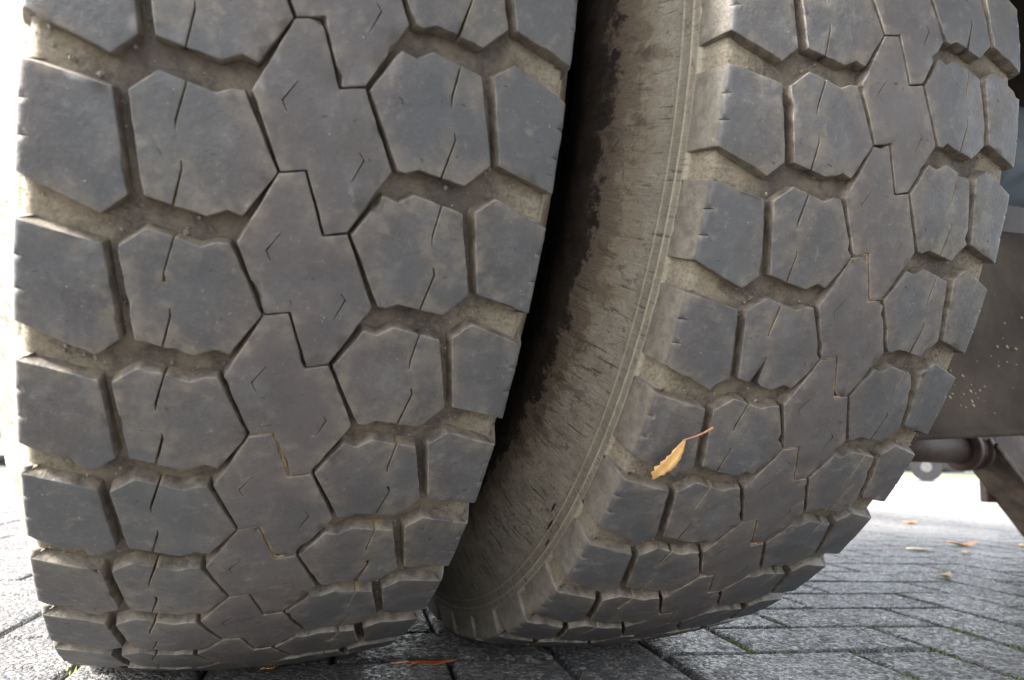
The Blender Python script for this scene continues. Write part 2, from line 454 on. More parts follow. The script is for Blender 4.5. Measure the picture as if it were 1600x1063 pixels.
def block_template(kind):
    poly = [to_m(p) for p in BLOCKS[kind]]
    A = sum(poly[i][0] * poly[(i + 1) % len(poly)][1] - poly[(i + 1) % len(poly)][0] * poly[i][1] for i in range(len(poly)))
    if A < 0: poly = poly[::-1]
    holes, opened = [], []
    # outline with small fillets and subdivision
    out = []        # (pt, slit flag)
    n = len(poly)
    for i in range(n):
        p0, p1, p2 = poly[i - 1], poly[i], poly[(i + 1) % n]
        l0, l2 = np.linalg.norm(p1 - p0), np.linalg.norm(p2 - p1)
        f = min(0.0006, 0.3 * l0, 0.3 * l2)
        q0 = p1 + (p0 - p1) / l0 * f; q2 = p1 + (p2 - p1) / l2 * f
        out.append((q0, 0)); out.append((0.25 * q0 + 0.5 * p1 + 0.25 * q2, 0)); out.append((q2, 0))
        nx = poly[(i + 1) % n]; l = np.linalg.norm(nx - p1)
        m = int(l / 0.0045)
        for j in range(1, m):
            q = p1 + (nx - p1) * j / m
            if np.linalg.norm(q - p1) > 0.0022 and np.linalg.norm(q - nx) > 0.0022: out.append((q, 0))
    for pts, hw, op in SLITS.get(kind, []):
        pm = [to_m(p) for p in pts]; hw = hw / 1000.0
        if not op:
            Ls, Rs = slit_poly(pm, hw)
            d0 = pm[0] - pm[1]; d0 /= np.linalg.norm(d0)
            nn = np.array([-d0[1], d0[0]])
            Ls[0] = pm[0] + nn * hw * -0.45; Rs[0] = pm[0] - nn * hw * -0.45
            h = Ls + Rs[::-1]
            holes.append(np.array(h))
            continue
        # open slit: cut a notch in the outline
        O = np.array([q for q, _ in out]); k = len(O)
        best = None
        for i in range(k):
            a, b = O[i], O[(i + 1) % k]
            ab = b - a; t = np.clip(((pm[0] - a) @ ab) / (ab @ ab), 0, 1)
            d = np.linalg.norm(pm[0] - a - t * ab)
            if best is None or d < best[0]: best = (d, i, a + t * ab, ab / np.linalg.norm(ab))
        d, i, q, tan = best
        pm[0] = q
        Ls, Rs = slit_poly(pm, hw)
        # drop outline points closer than the notch
        keep = [(o, s) for o, s in out]
        first, last = q - tan * hw * 1.05, q + tan * hw * 1.05
        seq = []
        A_, B_ = (Ls, Rs) if (Ls[0] - q) @ tan < 0 else (Rs, Ls)
        seq.append((first, 1))
        seq += [(x, 1) for x in A_[1:]] + [(x, 1) for x in B_[:0:-1]]
        seq.append((last, 1))
        new = []
        for j, (o, s) in enumerate(keep):
            if s == 0 and np.linalg.norm(o - q) < hw * 1.05 + 0.0008:
                if j == i: new += seq
                continue
            new.append((o, s))
            if j == i: new += seq
        out = new
    O = np.array([q for q, _ in out]); fl = np.array([s for _, s in out], float)
    # inward normals with mitre
    e0 = O - np.roll(O, 1, 0); e1 = np.roll(O, -1, 0) - O
    e0 /= np.linalg.norm(e0, axis=1)[:, None] + 1e-12; e1 /= np.linalg.norm(e1, axis=1)[:, None] + 1e-12
    n0 = np.stack([-e0[:, 1], e0[:, 0]], 1); n1 = np.stack([-e1[:, 1], e1[:, 0]], 1)
    nb = n0 + n1; nb /= np.linalg.norm(nb, axis=1)[:, None] + 1e-9
    mit = 1.0 / np.clip((nb * n1).sum(1), 0.55, 1.0)
    nin = nb * mit[:, None]
    bs = np.where(fl > 0, 0.65, 1.0)
    isE = (np.abs(O[:, 0]) > TE + 0.021)
    ring_in = [0.75, 0.36, 0.10, 0.0, -0.7, -1.3]
    ring_h = [0.0, -0.06, -0.28, -0.75, -5.0, -10.0]
    K = len(O)
    rings, hs, edge, wall, sip = [], [], [], [], []
    for j, (a, h) in enumerate(zip(ring_in, ring_h)):
        sc = bs if a > 0 else np.where(fl > 0, 0.10, 1.0)
        rings.append(O + nin * (a / 1000.0 * sc)[:, None])
        hh = np.full(K, h / 1000.0) * (np.where(fl > 0, 0.5, 1.0) if j < 4 else 1.0)
        hs.append(hh)
        edge.append(np.full(K, [0.10, 0.55, 1.0, 0.8, 0, 0][j]) * np.where(fl > 0, 0.95, 1.0))
        wall.append(np.full(K, [0, 0, 0.05, 0.55, 1.0, 1.0][j]) * np.where(fl > 0, 0.6, 1.0))
        sip.append(np.where(fl > 0, [0, 0, 0, 0.6, 1, 1][j], 0.0))
    ring0 = rings[0]
    lo, hi = ring0.min(0), ring0.max(0)
    step = 0.0062
    gx, gy = np.meshgrid(np.arange(lo[0], hi[0], step), np.arange(lo[1], hi[1], step))
    G = np.stack([gx.ravel(), gy.ravel()], 1); G[:, 0] += 0.25 * step * np.sin(G[:, 1] * 900)
    if 'shoulder' in kind:
        sgn = -1 if 'left' in kind else 1
        G = G[np.abs(np.abs(G[:, 0]) - TE) > 0.0052]
        ex = np.array([(sgn * (TE + d), y) for d in (-0.0040, -0.0024, -0.0013, 0.0, 0.0013, 0.0026, 0.0045) for y in np.arange(lo[1], hi[1], 0.004)])
        G = np.concatenate([G, ex])
    ok = inside(G, ring0) & (dist_poly(G, ring0) > 0.0011)
    for h in holes: ok &= ~inside(G, h) & (dist_poly(G, h) > 0.0009)
    G = G[ok]
    for h in holes:        # a thin lip round each closed sipe
        e0 = h - np.roll(h, 1, 0); e1 = np.roll(h, -1, 0) - h
        e0 /= np.linalg.norm(e0, axis=1)[:, None]; e1 /= np.linalg.norm(e1, axis=1)[:, None]
        nb_ = np.stack([-(e0 + e1)[:, 1], (e0 + e1)[:, 0]], 1); nb_ /= np.linalg.norm(nb_, axis=1)[:, None] + 1e-9
        for sgn_ in (1, -1):
            lip = h + nb_ * 0.0007 * sgn_
            mid = 0.5 * (lip + np.roll(lip, -1, 0))
            lip = np.concatenate([lip, mid])
            okl = ~inside(lip, h) & (dist_poly(lip, h) > 0.0004) & inside(lip, ring0)
            G = np.concatenate([G, lip[okl]])
    pts = [Vector(q) for q in ring0]; edges = [(i, (i + 1) % K) for i in range(K)]
    hidx = []
    for h in holes:
        b = len(pts); pts += [Vector(q) for q in h]; m = len(h)
        edges += [(b + i, b + (i + 1) % m) for i in range(m)]; hidx.append((b, m))
    pts += [Vector(q) for q in G]
    vo, eo, fo, ov, oe, of = delaunay_2d_cdt(pts, edges, [], 0, 1e-9)
    vo = np.array([(v.x, v.y) for v in vo])
    # map originals -> outputs
    o2 = {}
    for oi, lst in enumerate(ov):
        for q in lst: o2[q] = oi
    F = []
    cen = np.array([vo[list(f)].mean(0) for f in fo])
    good = inside(cen, ring0)
    for h in holes: good &= ~inside(cen, h)
    for f, g in zip(fo, good):
        if g: F.append(tuple(f))
    # assemble: CDT verts, then rings 1..
    T = [vo]; Hh = [np.zeros(len(vo))]; E_ = [np.zeros(len(vo))]; W_ = [np.zeros(len(vo))]; S_ = [np.zeros(len(vo))]
    nin_all = [np.zeros_like(vo)]
    r0 = [o2[i] for i in range(K)]
    E_[0][r0] = edge[0]; nin_all[0][r0] = nin
    base = len(vo); prev = r0
    for j in range(1, len(rings)):
        T.append(rings[j]); Hh.append(hs[j]); E_.append(edge[j]); W_.append(wall[j]); S_.append(sip[j]); nin_all.append(nin)
        cur = list(range(base, base + K)); base += K
        for i in range(K):
            i2 = (i + 1) % K
            F.append((prev[i], cur[i], cur[i2], prev[i2]))
        prev = cur
    for b, m in hidx:
        top = [o2[b + i] for i in range(m)]
        E_[0][top] = 0.75
        hq = vo[top]
        depth = 0.0045 if kind == 'centre' else 0.006
        T.append(hq); Hh.append(np.full(m, -0.00005)); E_.append(np.zeros(m)); W_.append(np.zeros(m)); S_.append(np.full(m, 0.6)); nin_all.append(np.zeros((m, 2)))
        top = list(range(base, base + m)); base += m
        T.append(hq); Hh.append(np.full(m, -depth)); E_.append(np.zeros(m)); W_.append(np.zeros(m)); S_.append(np.ones(m)); nin_all.append(np.zeros((m, 2)))
        cur = list(range(base, base + m)); base += m
        for i in range(m):
            i2 = (i + 1) % m
            F.append((top[i], top[i2], cur[i2], cur[i]))
        F.append(tuple(cur))
    T = np.concatenate(T); Hh = np.concatenate(Hh); E_ = np.concatenate(E_); W_ = np.concatenate(W_); S_ = np.concatenate(S_); NI = np.concatenate(nin_all)
    RM_ = 1.0 - np.clip((dist_poly(T, O[::2]) - 0.0005) / 0.009, 0, 1)
    # where the shoulder wall runs out into the sidewall it sinks under the rib
    a = np.abs(T[:, 0]) - TE
    run = np.clip((a - 0.018) / 0.008, 0, 1)
    Hh = Hh - run ** 2 * 0.0016
    # shoulder grooves get shallower down the wall
    Hh = np.where(a > 0.004, Hh * (1 - 0.45 * np.clip((a - 0.004) / 0.02, 0, 1)) , Hh)
    W_ = np.maximum(W_, np.clip((a - 0.0005) / 0.0025, 0, 1) * 0.92)
    return dict(T=T, H=Hh, E=E_, W=W_, S=S_, NI=NI, F=F, RIM=RM_)

TEMPL = {k: block_template(k) for k in BLOCKS}

def smooth_noise(P, freq, seed):
    """cheap smooth vector noise on 2-D points"""
    g = np.random.default_rng(seed)
    s = np.zeros(len(P))
    for i in range(5):
        d = g.normal(size=2) * freq; ph = g.uniform(0, 6.28)
        s += np.sin(P @ d + ph)
    return s / 2.2

def block_mesh(kind, seed=None, th0=None):
    """block around angle 0; with seed: individual wear; with th0: pressed flat on the ground"""
    tp = TEMPL[kind]
    T = tp['T'].copy(); Hh = tp['H'].copy(); E_ = tp['E'].copy()
    if seed is not None:
        nn = smooth_noise(T, 330, seed) * 0.00010 + smooth_noise(T, 1600, seed + 1) * 0.00008
        top = (E_ > 0) & (np.abs(tp['NI']).sum(1) > 0)
        chip = np.clip(smooth_noise(T, 330, seed + 2) - 0.95, 0, 1) * 0.0022
        T += tp['NI'] * ((nn + chip) * top)[:, None]
        Hh -= chip * top * 0.6
        Hh += smooth_noise(T, 160, seed + 3) * 0.00022 * (tp['W'] < 0.5)
        Hh -= np.random.default_rng(seed).uniform(0, 0.0004)
    u, r = prof(T[:, 0], Hh)
    s0 = -2.35 * PITCH
    th = (T[:, 1] - s0) / R
    co = np.stack([u, -r * np.cos(th), -r * np.sin(th)], 1)
    if th0 is not None:
        c, s = math.cos(th0), math.sin(th0)
        y = co[:, 1] * c - co[:, 2] * s; z = co[:, 1] * s + co[:, 2] * c
        z = np.where(z < -H + 0.0006, -H + 0.0006 + (z + H - 0.0006) * 0.02, z)
        co[:, 1] = y * c + z * s; co[:, 2] = -y * s + z * c
    return mesh_np('tread_block_mesh', co, tp['F'], M_TREAD, True, {'edge': E_, 'wall': tp['W'], 'sipe': tp['S'], 'rim': tp['RIM']})

def carcass_mesh():
    # right half profile (u, r, floor, rib)
    pr = []
    for u in np.linspace(0, 0.108, 19): pr.append((u, r_top(u) - DEP, 1, 0))
    e = r_top(TE)
    pr += [(0.1130, e - 0.0064, 1, 0), (0.1176, e - 0.0062, 1, 0), (0.1212, e - 0.0080, 1, 0), (0.1231, e - 0.0125, 1, 0),
           (0.1247, e - 0.0190, 1, 0), (0.1258, e - 0.0228, 0.9, 0), (0.1268, e - 0.0236, 0.5, 0.9), (0.1283, e - 0.0242, 0.1, 1), (0.1290, e - 0.0252, 0, 0.4), (0.1292, e - 0.0262, 0, 0),
           (0.1296, 0.4816, 0, 0), (0.1302, 0.4802, 0, 0), (0.1304, 0.4798, 0, 0.6), (0.1311, 0.4795, 0, 1), (0.1312, 0.4788, 0, 1), (0.1305, 0.4784, 0, 0.5), (0.1306, 0.4780, 0, 0), (0.1310, 0.4750, 0, 0),
           (0.1320, 0.4722, 0, 0), (0.1322, 0.4719, 0, 0.5), (0.1328, 0.4716, 0, 0.8), (0.1330, 0.4710, 0, 0.8), (0.1325, 0.4706, 0, 0.4), (0.1326, 0.4702, 0, 0),
           (0.1345, 0.4660, 0, 0), (0.1388, 0.4590, 0, 0), (0.1446, 0.4500, 0, 0), (0.1512, 0.4390, 0, 0), (0.1564, 0.4280, 0, 0), (0.1602, 0.4150, 0, 0),
           (0.1620, 0.4020, 0, 0), (0.1606, 0.3880, 0, 0), (0.1550, 0.3720, 0, 0), (0.1510, 0.3560, 0, 0), (0.1450, 0.3400, 0, 0), (0.1370, 0.3240, 0, 0), (0.1300, 0.3130, 0, 0),
           (0.1285, 0.3070, 0, 0.3), (0.1250, 0.3050, 0, 0), (0.1180, 0.2960, 0, 0), (0.1100, 0.2880, 0, 0), (0.0950, 0.2860, 0, 0)]
    pr = np.array(pr)
    L_ = pr[:0:-1].copy(); L_[:, 0] *= -1
    pr = np.concatenate([L_, pr])
    n, m = len(pr), 420
    th = np.linspace(0, 2 * np.pi, m, endpoint=False)
    u = np.tile(pr[:, 0], m); r = np.tile(pr[:, 1], m); t = np.repeat(th, n)
    # tyre stands on the ground: sidewall bulges a little above the contact patch
    co = np.stack([u, -r * np.cos(t), -r * np.sin(t)], 1)
    z = co[:, 2]
    co[:, 2] = np.maximum(z, -H + 0.0008)
    fl = np.tile(pr[:, 2], m); rb = np.tile(pr[:, 3], m)
    F = []
    for j in range(m):
        a = j * n; b = ((j + 1) % m) * n
        for i in range(n - 1): F.append((a + i, a + i + 1, b + i + 1, b + i))
    return mesh_np('carcass_mesh', co, F, M_CARC, True, {'floor': fl, 'rib': rb})

def dirt_mesh(seed, full):
    g = np.random.default_rng(seed)
    pts = [C1, C2, C3, C4] if full else [C1, C2]
    if full == 2: pts = [C3, C4]
    pm = [to_m(p) for p in pts]
    co, F = [], []
    P = []
    for a, b in zip(pm[:-1], pm[1:]):
        m = max(2, int(np.linalg.norm(b - a) / 0.0022))
        for j in range(m): P.append(a + (b - a) * j / m)
    P.append(pm[-1])
    P = np.array(P)
    d = np.gradient(P, axis=0); d /= np.linalg.norm(d, axis=1)[:, None]
    nn = np.stack([-d[:, 1], d[:, 0]], 1)
    for p, q in zip(P, nn):
        for k, hh in ((-1, -0.006), (-0.7, -0.0011), (0.1, -0.0006), (0.8, -0.0012), (1, -0.006)):
            w_ = 0.0009 * (1 + 0.25 * g.normal()); x = p + q * k * w_
            h = hh - abs(g.normal()) * 0.0004
            u, r = prof(np.array([x[0]]), np.array([h])); th = (x[1] + 2.35 * PITCH) / R
            co.append((u[0], -r[0] * math.cos(th), -r[0] * math.sin(th)))
    for i in range(len(P) - 1):
        for j in range(4): F.append((i * 5 + j, i * 5 + j + 1, i * 5 + 6 + j, i * 5 + 5 + j))
    return mesh_np('packed_dirt_mesh', co, F, M_DIRT, True)

M_GRIT = mat_simple('grit_sand', (0.10, 0.088, 0.072), (0.26, 0.235, 0.20), 300, 0.95)
M_CUT = mat_simple('cut_rubber', (0.010, 0.010, 0.010), (0.02, 0.019, 0.018), 200, 0.7)
def grit_mesh(idx):
    """sand and small stones caught on the groove floors"""
    g = np.random.default_rng(50 + idx)
    co, F = [], []
    polys = [np.array([to_m(p) for p in BLOCKS[k]]) for k in BLOCKS]
    n = 0
    while n < 900:
        u = g.uniform(-0.122, 0.122); s_ = g.uniform(-3.0, -2.0) * PITCH; row = g.integers(-3, 9)
        if np.abs(u) < 0.07 and g.random() < 0.6: continue
        if any(inside(np.array([[u, s_ + q * PITCH]]), P)[0] for P in polys for q in (-1, 0, 1)): continue
        sz = 0.0004 + 0.0011 * g.random() ** 4
        th = PH[idx] + (row + s_ / PITCH - 3.0) * AL + 3.0 * AL - 0.0
        a = abs(u)
        r = (r_top(u) - DEP if a < 0.108 else r_top(TE) - 0.0064) + sz * 0.3
        c = np.array([u, -r * math.cos(th), -r * math.sin(th)])
        b = len(co)
        for d in ((1, 0, 0), (-1, 0, 0), (0, 1, 0), (0, -1, 0), (0, 0, 1), (0, 0, -1)):
            co.append(tuple(c + np.array(d) * sz * g.uniform(0.6, 1.3)))
        for f in ((0, 2, 4), (2, 1, 4), (1, 3, 4), (3, 0, 4), (2, 0, 5), (1, 2, 5), (3, 1, 5), (0, 3, 5)): F.append(tuple(b + q for q in f))
        n += 1
    return mesh_np('groove_grit_mesh', co, F, M_GRIT, False)

def nick_mesh(idx):
    """small cuts and torn flecks scattered over the running surface"""
    g = np.random.default_rng(80 + idx)
    bm = bmesh.new()
    polys = [np.array([to_m(p) for p in BLOCKS[k]]) for k in BLOCKS]
    n = 0
    while n < 150:
        u = g.uniform(-0.120, 0.120); s_ = g.uniform(-3.1, -1.7) * PITCH; row = g.integers(-3, 8)
        if not any(inside(np.array([[u, s_]]), P)[0] and dist_poly(np.array([[u, s_]]), P)[0] > 0.004 for P in polys): continue
        th = PH[idx] + (row + s_ / PITCH) * AL
        r = r_top(u) + 0.00012
        ln = g.uniform(0.0010, 0.0050) * g.uniform(0.4, 1.0); wd = g.uniform(0.00015, 0.00038); a = g.normal(0.2, 0.7)
        q = []
        for i in range(8):
            t = i * math.pi / 4
            x, y = ln * 0.5 * math.cos(t), wd * math.sin(t) * (1 + 0.5 * math.sin(i * 2.7)) + 0.15 * ln * math.cos(t) ** 2
            X, Y = x * math.cos(a) - y * math.sin(a), x * math.sin(a) + y * math.cos(a)
            uu, tt = u + X, th + Y / R
            q.append(bm.verts.new((uu, -r * math.cos(tt), -r * math.sin(tt))))
        rr = r + 0.0002
        c = bm.verts.new((u, -rr * math.cos(th), -rr * math.sin(th)))
        for i in range(8): bm.faces.new((q[i], q[(i + 1) % 8], c))
        n += 1
    return bm_mesh('surface_nicks_mesh', bm, M_CUT)

CARC = carcass_mesh()
SHARED = {k: block_mesh(k, 11) for k in BLOCKS}
M_RIM = mat_simple('rim_steel', (0.016, 0.015, 0.014), (0.030, 0.028, 0.026), 20, 0.8, 0.2, 0.001, 0.0)
def rim_mesh():
    prf = [(-0.118, 0.300), (-0.118, 0.287), (-0.105, 0.283), (-0.06, 0.270), (0.06, 0.270), (0.105, 0.283), (0.118, 0.287), (0.118, 0.300), (0.114, 0.300), (0.110, 0.279), (0.06, 0.262),
           (0.02, 0.255), (0.015, 0.16), (0.010, 0.06), (0.0, 0.06), (0.005, 0.16), (0.008, 0.25), (-0.06, 0.262), (-0.110, 0.279), (-0.114, 0.300)]
    n, m = len(prf), 64
    co, F = [], []
    for j in range(m):
        t = 2 * math.pi * j / m
        for u, r in prf: co.append((u, -r * math.cos(t), -r * math.sin(t)))
    for j in range(m):
        a, b = j * n, ((j + 1) % m) * n
        for i in range(n): F.append((a + i, a + (i + 1) % n, b + (i + 1) % n, b + i))
    return mesh_np('rim_mesh', co, F, M_RIM, True)
RIM = rim_mesh()

truck = empty('truck', (1.1, 0, 0))
tag(truck, 'dusty truck on the block paving, seen close up at its pair of twin tyres', 'truck')
def make_tyre(idx, x, label, dirt_rows):
    root = link('tyre', CARC, truck, (x - 1.1, 0, H))
    root['label'] = label
    link('wheel_rim', RIM, root)
    bm = bmesh.new(); add_cyl(bm, (-0.085, 0, 0), (0.085, 0, 0), 0.262, seg=48)
    link('brake_drum', bm_mesh('brake_drum_mesh', bm, M_RIM), root)  # solid core added to stop light leaking through between the tyres
    for row in range(-12, 15):
        th = PH[idx] + (row - 2.35 + 3.0 - 3.0) * AL
        vis = -3 <= row <= 9
        bot = th - math.pi / 2
        for kind in BLOCKS:
            seed = 1000 * idx + 37 * (row + 40) + 11 * list(BLOCKS).index(kind)
            me = block_mesh(kind, seed, th if abs(bot) < 0.42 else None) if (vis or abs(bot) < 0.42) else SHARED[kind]
            link('tread_block', me, root, (0, 0, 0), (th, 0, 0))
        if row == 0:
            link('groove_grit', grit_mesh(idx), root)['kind'] = 'stuff'
        if row == 1:
            link('surface_nicks', nick_mesh(idx), root)['kind'] = 'stuff'
        if row in dirt_rows:
            link('packed_dirt', dirt_mesh(seed, dirt_rows[row]), root, (0, 0, 0), (th, 0, 0))
    if idx == 1:
        # three gouges cut in the dusty sidewall near the ribs
        for t_, r_, ln in ((0.862, 0.4655, 0.011), (0.898, 0.4700, 0.012), (0.930, 0.4765, 0.008)):
            bm = bmesh.new()
            u0 = -np.interp(r_, [0.4590, 0.4660, 0.4702, 0.4750, 0.4780], [0.1388, 0.1345, 0.1326, 0.1310, 0.1306])
            P0 = Vector((u0 - 0.0006, -r_ * math.cos(t_), -r_ * math.sin(t_)))
            ra = Vector((-0.35, -math.cos(t_), -math.sin(t_))).normalized(); tn = Vector((0, math.sin(t_), -math.cos(t_)))
            up_ = ra.cross(tn).normalized()
            if up_.x > 0: up_ = -up_
            q = []
            for i in range(10):
                a = i * 0.6283
                q.append(bm.verts.new(P0 + ra * ln * 0.20 * math.cos(a) * (1 + 0.4 * math.sin(i * 2.3)) + tn * ln * 0.5 * math.sin(a) * (1 + 0.25 * math.cos(i * 3.1))))
            c1 = bm.verts.new(P0 + up_ * 0.0004)
            for i in range(10): bm.faces.new((q[i], q[(i + 1) % 10], c1))
            link('sidewall_cut', bm_mesh('sidewall_cut_mesh', bm, M_CUT), root)
    return root

make_tyre(0, 0.0, 'left twin tyre, its worn block tread seen square on', {-1: 1, 0: 3, 1: 2, 2: 2})
make_tyre(1, GAP, 'right twin tyre with its dusty tan sidewall showing', {-2: 1, -1: 1, 0: 1, 1: 3, 2: 1, 3: 1, 4: 2})

# ------------------------------------------------------------------ paving
ANG = math.radians(-9.4)
EX = Vector((math.cos(ANG), math.sin(ANG), 0)); EY = Vector((-math.sin(ANG), math.cos(ANG), 0))
CELL = 0.1085
# joint anchor: line a passes (0.5,-0.172); vertical joint s4 passes (0.74,-0.118)
A0 = Vector((0.5, -0.172, 0)).dot(EY)
B0 = Vector((0.74, -0.118, 0)).dot(EX)
MRi = np.array(RM)
def to_px(P):
    q = MRi.T @ (np.array(P) - np.array(CAM))
    if q[1] < 0.05: return None
    return 800 + 1130.57 * q[0] / q[1], 531.5 - 1130.57 * q[2] / q[1], q[1]

pav = bpy.data.meshes.new('pavement_mesh')
bm = bmesh.new()
nx = 40
vs = [bm.verts.new((x, y, -0.011)) for x, y in ((-120, -120), (120, -120), (120, 120), (-120, 120))]
bm.faces.new(vs)
ground = link('pavement', bm_mesh('pavement_mesh', bm, M_BED))
tag(ground, 'dark grey block paving laid in herringbone under the tyres', None, None, 'structure')

def paver_variant(seed):
    g = random.Random(seed)
    bm = bmesh.new()
    L2, W2 = CELL - 0.0018, CELL / 2 - 0.0018
    lv = []
    def ringv(inset, z, jit):
        pts = []
        base = [(-1, -1), (-0.33, -1), (0.33, -1), (1, -1), (1, -0.1), (1, 1), (0.33, 1), (-0.33, 1), (-1, 1), (-1, 0.1)]
        for a, b in base:
            x = a * (L2 - (inset if abs(a) == 1 else 0)); y = b * (W2 - (inset if abs(b) == 1 else 0))
            pts.append(bm.verts.new((x + g.uniform(-jit, jit), y + g.uniform(-jit, jit), z)))
        return pts
    r0 = ringv(0.0, -0.05, 0.0); r1 = ringv(0.0, -0.0045, 0.0006); r2 = ringv(0.0025, -0.0012, 0.0009); r3 = ringv(0.0055, 0.0, 0.0009)
    for a, b in ((r0, r1), (r1, r2), (r2, r3)):
        for i in range(10): bm.faces.new((a[i], a[(i + 1) % 10], b[(i + 1) % 10], b[i]))
    c = bm.verts.new((0, 0, 0.0002))
    for i in range(10): bm.faces.new((r3[i], r3[(i + 1) % 10], c))
    return bm_mesh('paver_mesh', bm, M_PAVER, False)
PV = [paver_variant(s) for s in range(6)]
cells = []
NXR, NYR = range(-60, 90), range(-25, 75)
for j in NYR:
    for i in NXR:
        k = (i - (j - 2)) % 4
        if k == 0: c = (i + 1.0, j + 0.5, 0)
        elif k == 3: c = (i + 0.5, j + 1.0, 1)
        else: continue
        P = EX * (B0 + c[0] * CELL) + EY * (A0 + c[1] * CELL)
        cells.append((P, c[2]))
scored = []
for P, v in cells:
    if P.length > 9.5: continue
    q = to_px((P.x, P.y, 0))
    d = (P - Vector((CAM.x, CAM.y, 0))).length
    inv = q is not None and -120 < q[0] < 1720 and q[1] < 1180
    hid = inv and 60 < q[0] < 560 and q[1] < 990 or (inv and 720 < q[0] < 1050 and q[1] < 960)
    scored.append((d + (0 if inv else 3.0) + (1.2 if hid else 0), P, v))
scored.sort(key=lambda a: a[0])
g_ = random.Random(3)
single = scored[:300]; rest = scored[300:]
for d, P, v in single:
    o = link('paver', PV[g_.randrange(6)], ground, (P.x, P.y, g_.uniform(-0.0014, 0.0)),
             (g_.uniform(-0.004, 0.004), g_.uniform(-0.004, 0.004), ANG + (math.pi / 2 if v else 0) + g_.choice((0, math.pi)) + g_.uniform(-0.008, 0.008)))
co, F = [], []
for d, P, v in rest:
    a = ANG + (math.pi / 2 if v else 0)
    ca, sa = math.cos(a), math.sin(a)
    z = g_.uniform(-0.0014, 0.0); b = len(co)
    for ins, zz in ((0.0, -0.010), (0.0, -0.003), (0.004, 0.0)):
        for x, y in ((-1, -1), (1, -1), (1, 1), (-1, 1)):
            X = x * (CELL - 0.0018 - ins); Y = y * (CELL / 2 - 0.0018 - ins)
            co.append((P.x + X * ca - Y * sa, P.y + X * sa + Y * ca, z + zz))
    for r in (0, 4):
        for i in range(4): F.append((b + r + i, b + r + (i + 1) % 4, b + r + 4 + (i + 1) % 4, b + r + 4 + i))
    F.append((b + 8, b + 9, b + 10, b + 11))
o = link('distant_pavers', mesh_np('distant_pavers_mesh', co, F, M_PAVER, False), ground)
tag(o, None, None, None, 'stuff')
# paving too far off to tell the stones apart
bm = bmesh.new()
ring = []
for j in range(64):
    t = 2 * math.pi * j / 64
    ring.append((bm.verts.new((9.3 * math.cos(t), 9.3 * math.sin(t), -0.005)), bm.verts.new((40.3 * math.cos(t), 40.3 * math.sin(t), -0.005))))
for j in range(64):
    a, b = ring[j], ring[(j + 1) % 64]
    bm.faces.new((a[0], a[1], b[1], b[0]))
o = link('far_paving', bm_mesh('far_paving_mesh', bm, M_FARPAVE)); tag(o, 'grey paving of the yard beyond the truck', None, None, 'structure')
bm = bmesh.new()
ring = []
for j in range(64):
    t = 2 * math.pi * j / 64
    ring.append((bm.verts.new((40 * math.cos(t), 40 * math.sin(t), 0.0)), bm.verts.new((118 * math.cos(t), 118 * math.sin(t), 0.02))))
for j in range(64):
    a, b = ring[j], ring[(j + 1) % 64]
    bm.faces.new((a[0], a[1], b[1], b[0]))
o = link('grass_verge', bm_mesh('grass_verge_mesh', bm, M_GRASS)); tag(o, 'green lawn at the far edge of the yard', None, None, 'structure')

# moss in the joints
def moss_line(x0, x1, y_, along, dens, bmm):
    n = int(abs(x1 - x0) / 0.0022 * dens)
    for _ in range(n):
        t = x0 + (x1 - x0) * g_.random()
        if math.sin(t * 55 + y_ * 9) + math.sin(t * 131) * 0.7 < 0.0: continue
        if along: P = EX * (B0 + t * CELL / CELL) + EY * y_
        else: P = EX * y_ + EY * t
        P = P + EX * g_.gauss(0, 0.0018) + EY * g_.gauss(0, 0.0018)
        h = g_.uniform(0.003, 0.0100); r = g_.uniform(0.0012, 0.003)
        bvs = []
        a0 = g_.random() * 6.28
        for q in range(4):
            a = a0 + q * 1.57
            bvs.append(bmm.verts.new((P.x + r * math.cos(a), P.y + r * math.sin(a), -0.008)))
        tp = bmm.verts.new((P.x + g_.gauss(0, 0.0015), P.y + g_.gauss(0, 0.0015), -0.008 + h))
        for q in range(4): bmm.faces.new((bvs[q], bvs[(q + 1) % 4], tp))
bm = bmesh.new()
for (a, b, y_, al_, de) in [
    # joints that run away from the camera: s5, s4, s6, s2, s3
    (A0 - 1.0 * CELL, A0 - 0.0 * CELL, B0 - 1 * CELL, False, 2.5), (A0 - 1.2 * CELL, A0 + 1.0 * CELL, B0, False, 2.0),
    (A0 - 0.8 * CELL, A0 + 0.9 * CELL, B0 + 1 * CELL, False, 3.2), (A0, A0 + CELL, B0 - 2 * CELL, False, 2.2),
    (A0 + CELL, A0 + 2 * CELL, B0 - CELL, False, 1.6), (A0 + 1 * CELL, A0 + 3 * CELL, B0 + 2 * CELL, False, 1.5),
    (A0 + 0 * CELL, A0 + 1 * CELL, B0 + 3 * CELL, False, 1.5)]:
    moss_line(a, b, y_, al_, de, bm)
for (a, b, j, de) in [(-2.3, -1.6, 0, 2.0), (-1.2, -0.6, 1, 1.5), (0.0, 0.8, 1, 2.0), (-3, -1, 2, 1.2), (1, 2.6, 3, 1.5), (0, 1.5, 5, 1.6), (3, 5, 4, 1.6), (2, 5, 7, 1.2)]:
    moss_line(a * CELL, b * CELL, A0 + j * CELL, True, de, bm)
# left of the left tyre
for (a, b, y_, de) in [(A0 - 1 * CELL, A0 + 1 * CELL, B0 - 8 * CELL, 0.6)]:
    moss_line(a, b, y_, False, de, bm)
o = link('joint_moss', bm_mesh('joint_moss_mesh', bm, M_MOSS)); tag(o, 'bright green moss growing in the paving joints', 'moss', None, 'stuff')

